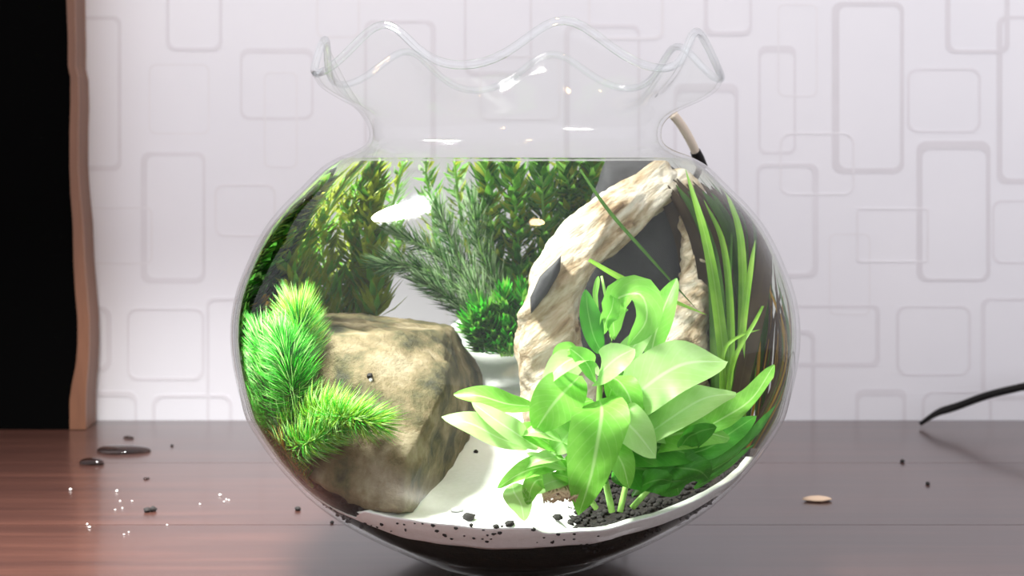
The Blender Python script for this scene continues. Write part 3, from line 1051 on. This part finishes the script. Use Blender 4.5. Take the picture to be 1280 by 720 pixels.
shoot(t2, [(limb(-1.0, y), y, -0.03) for y in (585, 540, 490, 440, 405)], 1300, 0.013, 0.00045, [M['feather'], M['feather_deep'], M['feather_deep'], M['dark']], 70, 0.25, 201, 0.3, 0.0, whorl=10)
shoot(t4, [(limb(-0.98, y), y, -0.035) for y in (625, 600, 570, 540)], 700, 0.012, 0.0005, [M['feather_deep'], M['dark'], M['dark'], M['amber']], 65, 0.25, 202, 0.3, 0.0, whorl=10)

# --- tall grass, right
g1 = plant('tall_grass', 'tall light green strap leaved grass rising beside the dark hollow stone', 'grass plant', 915, 520, 0.0, 'tall grasses on the right')
for q in [([(912, 540, -0.01), (903, 430, -0.02), (885, 310, -0.03), (857, 212, -0.01)], 15), ([(922, 540, -0.01), (928, 420, -0.02), (926, 300, -0.02), (905, 232, -0.01)], 12),
          ([(925, 520, -0.02), (928, 420, -0.03), (938, 340, -0.03), (944, 300, -0.025)], 9), ([(905, 520, -0.03), (918, 450, -0.04), (945, 400, -0.035), (962, 365, -0.02)], 6),
          ([(930, 520, 0.0), (940, 420, -0.01), (955, 340, -0.01), (962, 310, 0.0)], 8), ([(900, 500, -0.03), (905, 440, -0.04), (925, 420, -0.04), (950, 412, -0.03)], 5),
          ([(908, 540, 0.0), (914, 420, 0.0), (905, 310, 0.0), (880, 250, 0.0)], 10)]:
    leaf(g1, q[0], q[1], M['blade'], N0=(-0.2, -0.9, 0.4), cup=0.3, name='blade', n=18, shape=1)
g2 = plant('tall_grass', 'dense dark green grass filling the right side of the bowl', 'grass plant', 925, 540, 0.02, 'tall grasses on the right')
rd = random.Random(21)
for i in range(30):
    x = rd.uniform(888, 962)
    Y = rd.uniform(0.0, 0.05)
    tx = x + rd.uniform(-22, 12) - (x - 900) * 0.15
    leaf(g2, [(x, 545, Y), (x + rd.uniform(-6, 6), 440, Y), (x + rd.uniform(-8, 8), 340, Y), (tx, rd.uniform(215, 300), Y * 0.6)], rd.uniform(9, 16), M['blade_dark'] if i % 7 else M['blade'],
         N0=(rd.uniform(-0.6, 0.6), -0.9, 0.2), cup=0.3, name='blade', n=12, shape=1)
g3 = plant('tall_grass', 'added wide brown blades imitating the dark room refracted at back right', 'grass plant', 930, 540, 0.06, 'tall grasses on the right')  # wide blades added where the bowl refracts the dark room
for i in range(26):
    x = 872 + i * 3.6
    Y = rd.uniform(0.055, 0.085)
    leaf(g3, [(x, 545, Y), (x + rd.uniform(-6, 6), 440, Y), (x + rd.uniform(-8, 4), 330, Y), (x - (x - 860) * 0.25 + rd.uniform(-8, 8), rd.uniform(202, 225), Y * 0.7)], rd.uniform(16, 24), M['blade_brown_room'] if i % 4 else M['blade_dark'],
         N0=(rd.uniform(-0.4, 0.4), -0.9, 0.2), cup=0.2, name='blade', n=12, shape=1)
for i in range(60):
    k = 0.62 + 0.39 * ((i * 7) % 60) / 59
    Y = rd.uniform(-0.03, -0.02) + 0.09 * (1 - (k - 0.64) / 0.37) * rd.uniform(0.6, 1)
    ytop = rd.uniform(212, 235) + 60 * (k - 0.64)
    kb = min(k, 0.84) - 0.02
    leaf(g3, [(limb(kb, 540), 540, Y), (limb(kb, 440), 440, Y), (limb((k + kb) / 2, 340), 340, Y), (limb(k, 280), 280, Y), (limb(k, ytop), ytop, Y)], rd.uniform(22, 30), M['blade_brown_room'] if i % 5 else M['blade_dark'],
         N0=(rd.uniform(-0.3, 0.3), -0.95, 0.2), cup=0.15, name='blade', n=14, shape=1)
g4 = plant('tall_grass', 'sparse thin brown grass stalks by the rightmost glass edge', 'grass plant', 965, 540, 0.0, 'tall grasses on the right')
for i in range(9):
    k = 0.93 + 0.008 * i
    leaf(g4, [(limb(k - 0.03, 560), 560, -0.028), (limb(k, 480), 480, -0.028), (limb(k, 420), 420, -0.028), (limb(k + rd.uniform(-0.03, 0.02), rd.uniform(320, 370)), rd.uniform(320, 360), -0.025)], rd.uniform(4, 8), [M['blade_brown_room'], M['blade_dark'], M['amber']][i % 3],
         N0=(0, -1, 0.2), cup=0.2, name='blade', n=12, shape=1)
for i in range(9):
    x = rd.uniform(950, 982)
    leaf(g4, [(x - 15, 545, 0), (x - 4, 460, 0), (x + rd.uniform(-4, 6), 400, 0), (x + rd.uniform(-12, 14), rd.uniform(320, 370), 0)], rd.uniform(3, 6), M['blade_brown_room'] if i % 3 else M['amber'],
         N0=(0, -1, 0.2), cup=0.2, name='blade', n=12, shape=1)
tw = leaf(None, [(725, 212, -0.035), (762, 265, -0.045), (815, 325, -0.05), (872, 388, -0.045)], 5, M['blade_dark'], N0=(0, -1, 0.3), name='grass_blade', n=18, shape=1)
tag(tw, 'thin dark loose grass blade crossing diagonally before the cream stone', 'grass blade')
tw = leaf(None, [(736, 325, -0.055), (780, 350, -0.06), (835, 374, -0.06), (884, 394, -0.05)], 9, M['blade'], N0=(0, -0.8, 0.6), name='grass_blade', n=18, shape=1)
tag(tw, 'light green loose grass blade lying across the dark slate hollow', 'grass blade')

# --- broad leaved plant, right front
hp = plant('broad_leaf_plant', 'lush bright green broad leaved plant in the right foreground', 'plant', 760, 630, -0.08)
for pts, r in [([(765, 640, -0.085), (752, 570, -0.085), (750, 480, -0.075), (765, 420, -0.065), (752, 345, -0.06)], [0.0016, 0.0015, 0.0014, 0.0012, 0.0006]),
               ([(775, 640, -0.08), (790, 570, -0.07), (800, 500, -0.06), (822, 440, -0.055)], [0.0015, 0.0013, 0.001]),
               ([(745, 635, -0.09), (715, 590, -0.1), (690, 560, -0.105)], [0.0014, 0.001]),
               ([(790, 635, -0.075), (840, 580, -0.065), (880, 540, -0.05)], [0.0015, 0.001])]:
    v_, f_ = tube([clampb(P(*q)) for q in pts], r, 8)
    mesh('stem', v_, f_, M['stem'], hp)
UP, CAMN = (0, -0.75, 0.65), (0, -1, 0.15)
rr2 = random.Random(77)
rv_, rf_ = [], []
for i in range(46):
    x0 = 705 + rr2.uniform(-22, 16)
    p0 = P(x0, 604 + rr2.uniform(-4, 5), -0.115)
    p1 = P(x0 + rr2.uniform(-8, 8), 614 + rr2.uniform(-3, 6), -0.121)
    p2 = P(x0 + rr2.uniform(-14, 14), 622 + rr2.uniform(-2, 8), -0.122)
    a_, b_ = tube([clampb(p0), clampb(p1), clampb(p2)], [0.0011, 0.0008, 0.0004], 5, 5)
    k0 = len(rv_)
    rv_ += a_
    rf_ += [tuple(k0 + q for q in f) for f in b_]
ro = mesh('root_tuft', rv_, rf_, flat('tan_root', (0.55, 0.42, 0.27), 0.8), hp)
ro['kind'] = 'stuff'
ro['label'] = 'tan root tuft'
LV = [
    # points, width px, material, normal hint, cup, wave
    ([(772, 522, -0.085), (805, 485, -0.10), (855, 455, -0.10), (908, 452, -0.085)], 84, 'leaf_pale', (-0.2, -0.8, 0.6), 0.12, 0.05),
    ([(798, 552, -0.095), (835, 525, -0.105), (880, 498, -0.10), (920, 492, -0.085)], 56, 'leaf_pale', (-0.2, -0.7, 0.7), 0.15, 0.06),
    ([(870, 540, -0.09), (905, 522, -0.09), (940, 498, -0.08), (968, 456, -0.06)], 42, 'leaf', (-0.4, -0.8, 0.5), 0.3, 0.05),
    ([(855, 600, -0.095), (900, 585, -0.088), (945, 555, -0.075), (975, 505, -0.055)], 48, 'leaf_deep', (-0.4, -0.8, 0.5), 0.25, 0.05),
    ([(900, 535, -0.105), (880, 540, -0.112), (862, 545, -0.11), (850, 560, -0.105)], 46, 'leaf_deep', (0.2, -0.7, -0.5), 0.5, 0.0),
    ([(750, 500, -0.10), (752, 520, -0.125), (742, 580, -0.128), (728, 648, -0.118)], 80, 'leaf', (-0.1, -0.95, 0.3), 0.2, 0.03),
    ([(660, 560, -0.10), (625, 548, -0.118), (590, 530, -0.12), (552, 521, -0.115)], 40, 'leaf_pale', (0.1, -0.7, 0.7), 0.2, 0.03),
    ([(668, 508, -0.09), (635, 505, -0.10), (600, 495, -0.10), (567, 493, -0.095)], 34, 'leaf', (0.1, -0.75, 0.6), 0.25, 0.04),
    ([(672, 560, -0.105), (650, 545, -0.12), (620, 525, -0.12), (590, 503, -0.112)], 34, 'leaf_pale', (0.3, -0.75, 0.5), 0.25, 0.03),
    ([(725, 470, -0.09), (705, 490, -0.115), (688, 510, -0.12), (668, 540, -0.118)], 66, 'leaf', (0.1, -0.9, 0.4), 0.15, 0.04),
    ([(748, 470, -0.08), (725, 448, -0.10), (700, 458, -0.11), (676, 488, -0.11)], 40, 'leaf_pale', (0.0, -0.5, 0.85), 0.25, 0.03),
    ([(745, 478, -0.085), (755, 462, -0.105), (772, 447, -0.11), (793, 436, -0.105)], 48, 'leaf_pale', (-0.2, -0.85, 0.5), 0.25, 0.03),
    ([(745, 480, -0.085), (738, 462, -0.10), (728, 448, -0.105), (712, 435, -0.105)], 34, 'leaf', (0.2, -0.85, 0.5), 0.25, 0.03),
    ([(768, 425, -0.065), (768, 378, -0.075), (800, 368, -0.085), (808, 400, -0.092), (785, 432, -0.09)], 46, 'leaf', (0.3, -0.85, 0.3), 0.4, 0.03),
    ([(752, 440, -0.07), (742, 420, -0.08), (735, 390, -0.08), (732, 362, -0.075)], 34, 'leaf_deep', (0.4, -0.9, 0.2), 0.3, 0.04),
    ([(752, 420, -0.068), (758, 400, -0.078), (765, 385, -0.08), (768, 364, -0.075)], 26, 'leaf', (0.4, -0.9, 0.2), 0.3, 0.04),
    ([(812, 450, -0.058), (820, 415, -0.07), (830, 385, -0.072), (846, 348, -0.065)], 44, 'leaf', (-0.5, -0.85, 0.2), 0.25, 0.03),
    ([(795, 535, -0.085), (815, 515, -0.092), (840, 498, -0.09), (868, 486, -0.085)], 40, 'leaf_deep', (0.0, -0.9, 0.3), 0.2, 0.03),
    ([(752, 510, -0.09), (772, 520, -0.115), (795, 540, -0.12), (820, 572, -0.112)], 56, 'leaf_pale', (0.1, -0.9, 0.4), 0.2, 0.03),
    ([(708, 585, -0.10), (680, 583, -0.12), (650, 592, -0.125), (622, 610, -0.12)], 34, 'leaf', (0.1, -0.6, 0.8), 0.3, 0.05),
    ([(690, 600, -0.105), (672, 600, -0.125), (664, 612, -0.128), (660, 632, -0.122)], 30, 'leaf', (0.3, -0.9, 0.3), 0.3, 0.05),
    ([(640, 605, -0.118), (644, 620, -0.128), (652, 636, -0.128), (656, 656, -0.12)], 38, 'leaf_pale', (-0.2, -0.9, 0.4), 0.2, 0.03),
    ([(722, 592, -0.10), (700, 582, -0.12), (680, 575, -0.122), (658, 566, -0.118)], 22, 'leaf_pale', (0.1, -0.7, 0.7), 0.25, 0.02),
    ([(725, 515, -0.09), (715, 535, -0.108), (702, 552, -0.112), (688, 566, -0.11)], 40, 'leaf_pale', (0.1, -0.85, 0.5), 0.2, 0.03),
    ([(700, 565, -0.10), (682, 552, -0.113), (662, 540, -0.115), (640, 533, -0.112)], 34, 'leaf', (0.1, -0.7, 0.7), 0.2, 0.03),
    ([(765, 590, -0.08), (795, 585, -0.095), (830, 595, -0.10), (862, 622, -0.098)], 66, 'leaf_deep', (0.0, -0.85, 0.5), 0.2, 0.04),
    ([(770, 560, -0.085), (800, 560, -0.10), (835, 560, -0.10), (872, 572, -0.095)], 60, 'leaf_deep', (0.0, -0.85, 0.5), 0.2, 0.04),
    ([(800, 560, -0.09), (835, 545, -0.10), (875, 540, -0.10), (912, 548, -0.088)], 54, 'leaf', (0.0, -0.8, 0.6), 0.2, 0.04),
    ([(820, 585, -0.09), (850, 585, -0.10), (880, 590, -0.098), (905, 603, -0.09)], 44, 'leaf_deep', (0.0, -0.8, 0.6), 0.2, 0.04),
    ([(780, 470, -0.07), (782, 450, -0.08), (795, 430, -0.082), (815, 412, -0.078)], 34, 'leaf_pale', (-0.2, -0.9, 0.3), 0.25, 0.03),
    ([(760, 600, -0.085), (755, 585, -0.1), (735, 560, -0.105), (715, 545, -0.1)], 36, 'leaf_deep', (0.1, -0.9, 0.4), 0.2, 0.03),
    ([(748, 540, -0.085), (762, 555, -0.105), (778, 580, -0.112), (786, 610, -0.108)], 40, 'leaf', (0.1, -0.9, 0.4), 0.2, 0.03),
    ([(742, 560, -0.09), (725, 575, -0.108), (706, 600, -0.115), (700, 622, -0.112)], 34, 'leaf', (0.0, -0.9, 0.4), 0.2, 0.03),
    ([(748, 345, -0.06), (746, 355, -0.062), (744, 370, -0.063), (748, 388, -0.064)], 8, 'leaf', CAMN, 0.2, 0.0),
    ([(740, 500, -0.085), (722, 505, -0.10), (700, 512, -0.105), (680, 528, -0.105)], 40, 'leaf', (0.1, -0.7, 0.7), 0.2, 0.04),
    ([(735, 540, -0.085), (712, 530, -0.10), (690, 528, -0.105), (664, 535, -0.105)], 36, 'leaf_pale', (0.1, -0.6, 0.8), 0.2, 0.04),
    ([(745, 575, -0.085), (725, 560, -0.095), (705, 556, -0.10), (682, 562, -0.10)], 36, 'leaf', (0.1, -0.6, 0.8), 0.2, 0.04),
    ([(758, 500, -0.08), (778, 492, -0.095), (800, 496, -0.10), (822, 512, -0.098)], 44, 'leaf', (0.0, -0.7, 0.7), 0.2, 0.04),
    ([(765, 545, -0.08), (790, 535, -0.095), (815, 538, -0.10), (840, 552, -0.098)], 48, 'leaf_pale', (0.0, -0.7, 0.7), 0.2, 0.04),
    ([(720, 600, -0.10), (700, 600, -0.118), (680, 606, -0.12), (664, 618, -0.118)], 28, 'leaf_pale', (0.0, -0.7, 0.7), 0.2, 0.04),
    ([(725, 440, -0.07), (715, 450, -0.08), (700, 470, -0.085), (690, 500, -0.085)], 40, 'leaf_pale', (0.2, -0.9, 0.4), 0.2, 0.04),
    ([(850, 570, -0.085), (885, 560, -0.085), (915, 540, -0.075), (945, 520, -0.062)], 40, 'leaf_deep', (-0.2, -0.8, 0.5), 0.2, 0.04),
    ([(815, 610, -0.09), (840, 602, -0.1), (868, 598, -0.098), (895, 590, -0.09)], 36, 'leaf_deep', (-0.2, -0.8, 0.5), 0.2, 0.04),
    ([(715, 560, -0.105), (695, 548, -0.118), (672, 540, -0.12), (648, 545, -0.117)], 30, 'leaf_pale', (0.1, -0.5, 0.85), 0.3, 0.06),
    ([(725, 545, -0.10), (706, 520, -0.11), (690, 498, -0.11), (672, 482, -0.105)], 34, 'leaf_pale', (0.3, -0.85, 0.4), 0.25, 0.06),
    ([(705, 575, -0.11), (690, 572, -0.122), (668, 578, -0.124), (646, 590, -0.12)], 24, 'leaf_pale', (0.1, -0.5, 0.85), 0.3, 0.06),
    ([(735, 455, -0.085), (720, 438, -0.095), (704, 440, -0.10), (690, 455, -0.10)], 30, 'leaf', (0.0, -0.5, 0.85), 0.3, 0.06),
    ([(760, 470, -0.085), (775, 478, -0.1), (788, 500, -0.108), (790, 528, -0.105)], 40, 'leaf', (0.2, -0.85, 0.5), 0.25, 0.06),
    ([(770, 455, -0.07), (790, 460, -0.085), (800, 475, -0.09), (802, 498, -0.09)], 34, 'leaf_pale', (0.2, -0.85, 0.5), 0.25, 0.06),
    ([(870, 610, -0.09), (900, 600, -0.085), (925, 580, -0.075), (945, 556, -0.065)], 34, 'leaf_deep', (-0.3, -0.8, 0.5), 0.25, 0.06),
    ([(790, 620, -0.09), (805, 606, -0.105), (825, 600, -0.11), (848, 604, -0.108)], 34, 'leaf_deep', (-0.1, -0.8, 0.6), 0.25, 0.06),
    ([(735, 610, -0.105), (722, 604, -0.118), (708, 596, -0.122), (690, 592, -0.12)], 26, 'leaf', (0.0, -0.6, 0.8), 0.25, 0.06),
    ([(800, 480, -0.06), (780, 472, -0.075), (768, 478, -0.085), (760, 500, -0.09)], 34, 'leaf', (0.1, -0.9, 0.4), 0.2, 0.03),
]
for i, (pts, wpx, mt, nn, cu, wv) in enumerate(LV):
    leaf(hp, pts, wpx, M[mt], nn, cu, wv, seed=i * 1.7, n=16)

# ---------------------------------------------------------------- hose, cable, table details
hs = root('hose', 'bent beige hose with black end behind the bowl neck at right', 'hose', tuple(P(872, 205, 0.085)))
v_, f_ = tube([P(841, 143, 0.07), P(850, 154, 0.072), P(860, 170, 0.075), P(867, 184, 0.078), P(870, 192, 0.08)], [px2m(6, 0.07), px2m(5.5, 0.07)], 14, 24)
mesh('tube', v_, f_, M['hose'], hs)
v_, f_ = tube([P(869, 189, 0.0795), P(873, 198, 0.082), P(878, 209, 0.085)], [px2m(6.5, 0.08), px2m(7.5, 0.08), px2m(7, 0.08)], 14, 12)
mesh('end_plug', v_, f_, M['cable'], hs)
v_, f_ = tube([P(877, 206, 0.084), P(862, 236, 0.125), P(825, 300, 0.165), P(795, 420, 0.19), P(780, 540, 0.20), Vector((0.11, 0.24, 0.0025)), Vector((0.05, 0.33, 0.0025)), Vector((0.02, 0.40, 0.0025))], 0.002, 8, 50)
mesh('cord', v_, f_, M['cable'], hs)

cb = on_table(1150, 530, 0.003)
v_, f_ = tube([cb + Vector((0, 0, 0)), P(1172, 516, cb.y), P(1196, 508, cb.y), P(1250, 490, cb.y - 0.01), P(1330, 478, cb.y - 0.02), P(1410, 500, cb.y - 0.03), on_table(1460, 545, 0.003), on_table(1560, 550, 0.003)], [0.0014, 0.0030, 0.0030, 0.0030, 0.0034, 0.003], 10, 60)
ca = mesh('cable', v_, f_, M['cable'], origin=tuple(cb))
tag(ca, 'black cable arching off the table by the wall at far right', 'cable')


def drop(px, py, wpx, h, lab, el=0.62, seed=0):
    c = on_table(px, py)
    r = px2m(wpx, c.y) / 2
    vs, fs = [], []
    n, m = 40, 7
    for i in range(m):
        t = i / (m - 1) * PI / 2
        for k in range(n):
            th = 2 * PI * k / n
            kk = 1 + 0.18 * math.cos(2 * th + seed) + 0.1 * math.sin(3 * th + seed * 2)
            vs.append(c + Vector((math.cos(th) * r * math.cos(t) * kk, math.sin(th) * r * el * math.cos(t) * kk, 0.0002 + h * math.sin(t) ** 0.7)))
    for i in range(m - 1):
        for k in range(n):
            j = (k + 1) % n
            fs.append((i * n + k, i * n + j, (i + 1) * n + j, (i + 1) * n + k))
    fs.append(tuple(range(n - 1, -1, -1)))
    o = mesh('water_drop', vs, fs, M['drop'], origin=tuple(c))
    tag(o, lab, 'water drop', 'water drops on the table')


drop(153, 565, 58, 0.0045, 'largest flat water drop on the table at left', 0.7, 0.3)
drop(114, 580, 30, 0.004, 'water drop nearest the bottom of the moulding', 0.7, 1.4)
drop(161, 548, 14, 0.002, 'tiny water drop farthest back on the table', 0.8, 2.0)
drop(183, 599, 9, 0.001, 'faint tiny water drop midway on the left table boards', 0.8, 3.0)


def crumb(px, py, rpx, lab, seed, mat='granule', n=1):
    p = on_table(px, py)
    r = px2m(rpx, p.y)
    o = from_bm('soil_crumb', lump(p + Vector((0, 0, r * 0.55)), r, seed, 0.7, 2), M[mat], origin=tuple(p))
    tag(o, lab, 'soil crumb', 'soil crumbs on the table')


crumb(184, 640, 4.5, 'left lump of the soil crumb pair on the table', 1)
crumb(191, 639, 5, 'right lump of the soil crumb pair on the table', 5)
crumb(372, 638, 4, 'black square soil crumb on table left of bowl base', 9)
crumb(415, 654, 2.5, 'tiny black soil crumb nearest the left bowl base', 12)
crumb(215, 558, 2, 'tiny soil crumb behind the others on left boards', 15)
crumb(1128, 578, 3, 'flat dark soil crumb on table at right', 21)
crumb(1160, 606, 3, 'dark soil crumb at far right table boards', 23)
cp = on_table(1022, 626)
bm = lump((0, 0, 0), 1, 33, 1, 2)
for v in bm.verts:
    v.co = cp + Vector((v.co.x * px2m(17, cp.y), v.co.y * 0.006, v.co.z * 0.0012 + 0.0013))
ch = from_bm('leaf_chip', bm, M['chip'], origin=tuple(cp))
tag(ch, 'dry beige leaf chip on the table right of bowl', 'leaf chip')
sd = random.Random(5)
for i in range(16):
    x, y = [(146, 615), (150, 627), (144, 638), (153, 636), (275, 620), (283, 625), (250, 631), (109, 656), (112, 660), (209, 657), (155, 669), (161, 666), (88, 613), (286, 626), (280, 628), (165, 627)][i]
    p = on_table(x, y)
    r = px2m(1.3 if i % 4 else 2.0, p.y)
    o = from_bm('sand_grain', lump(p + Vector((0, 0, r * 0.6)), r, i + 50, 0.8, 1), M['white'], origin=tuple(p))
    tag(o, 'tiny white sand grain on the left table boards', 'sand grain', 'sand grains spilled on the table')
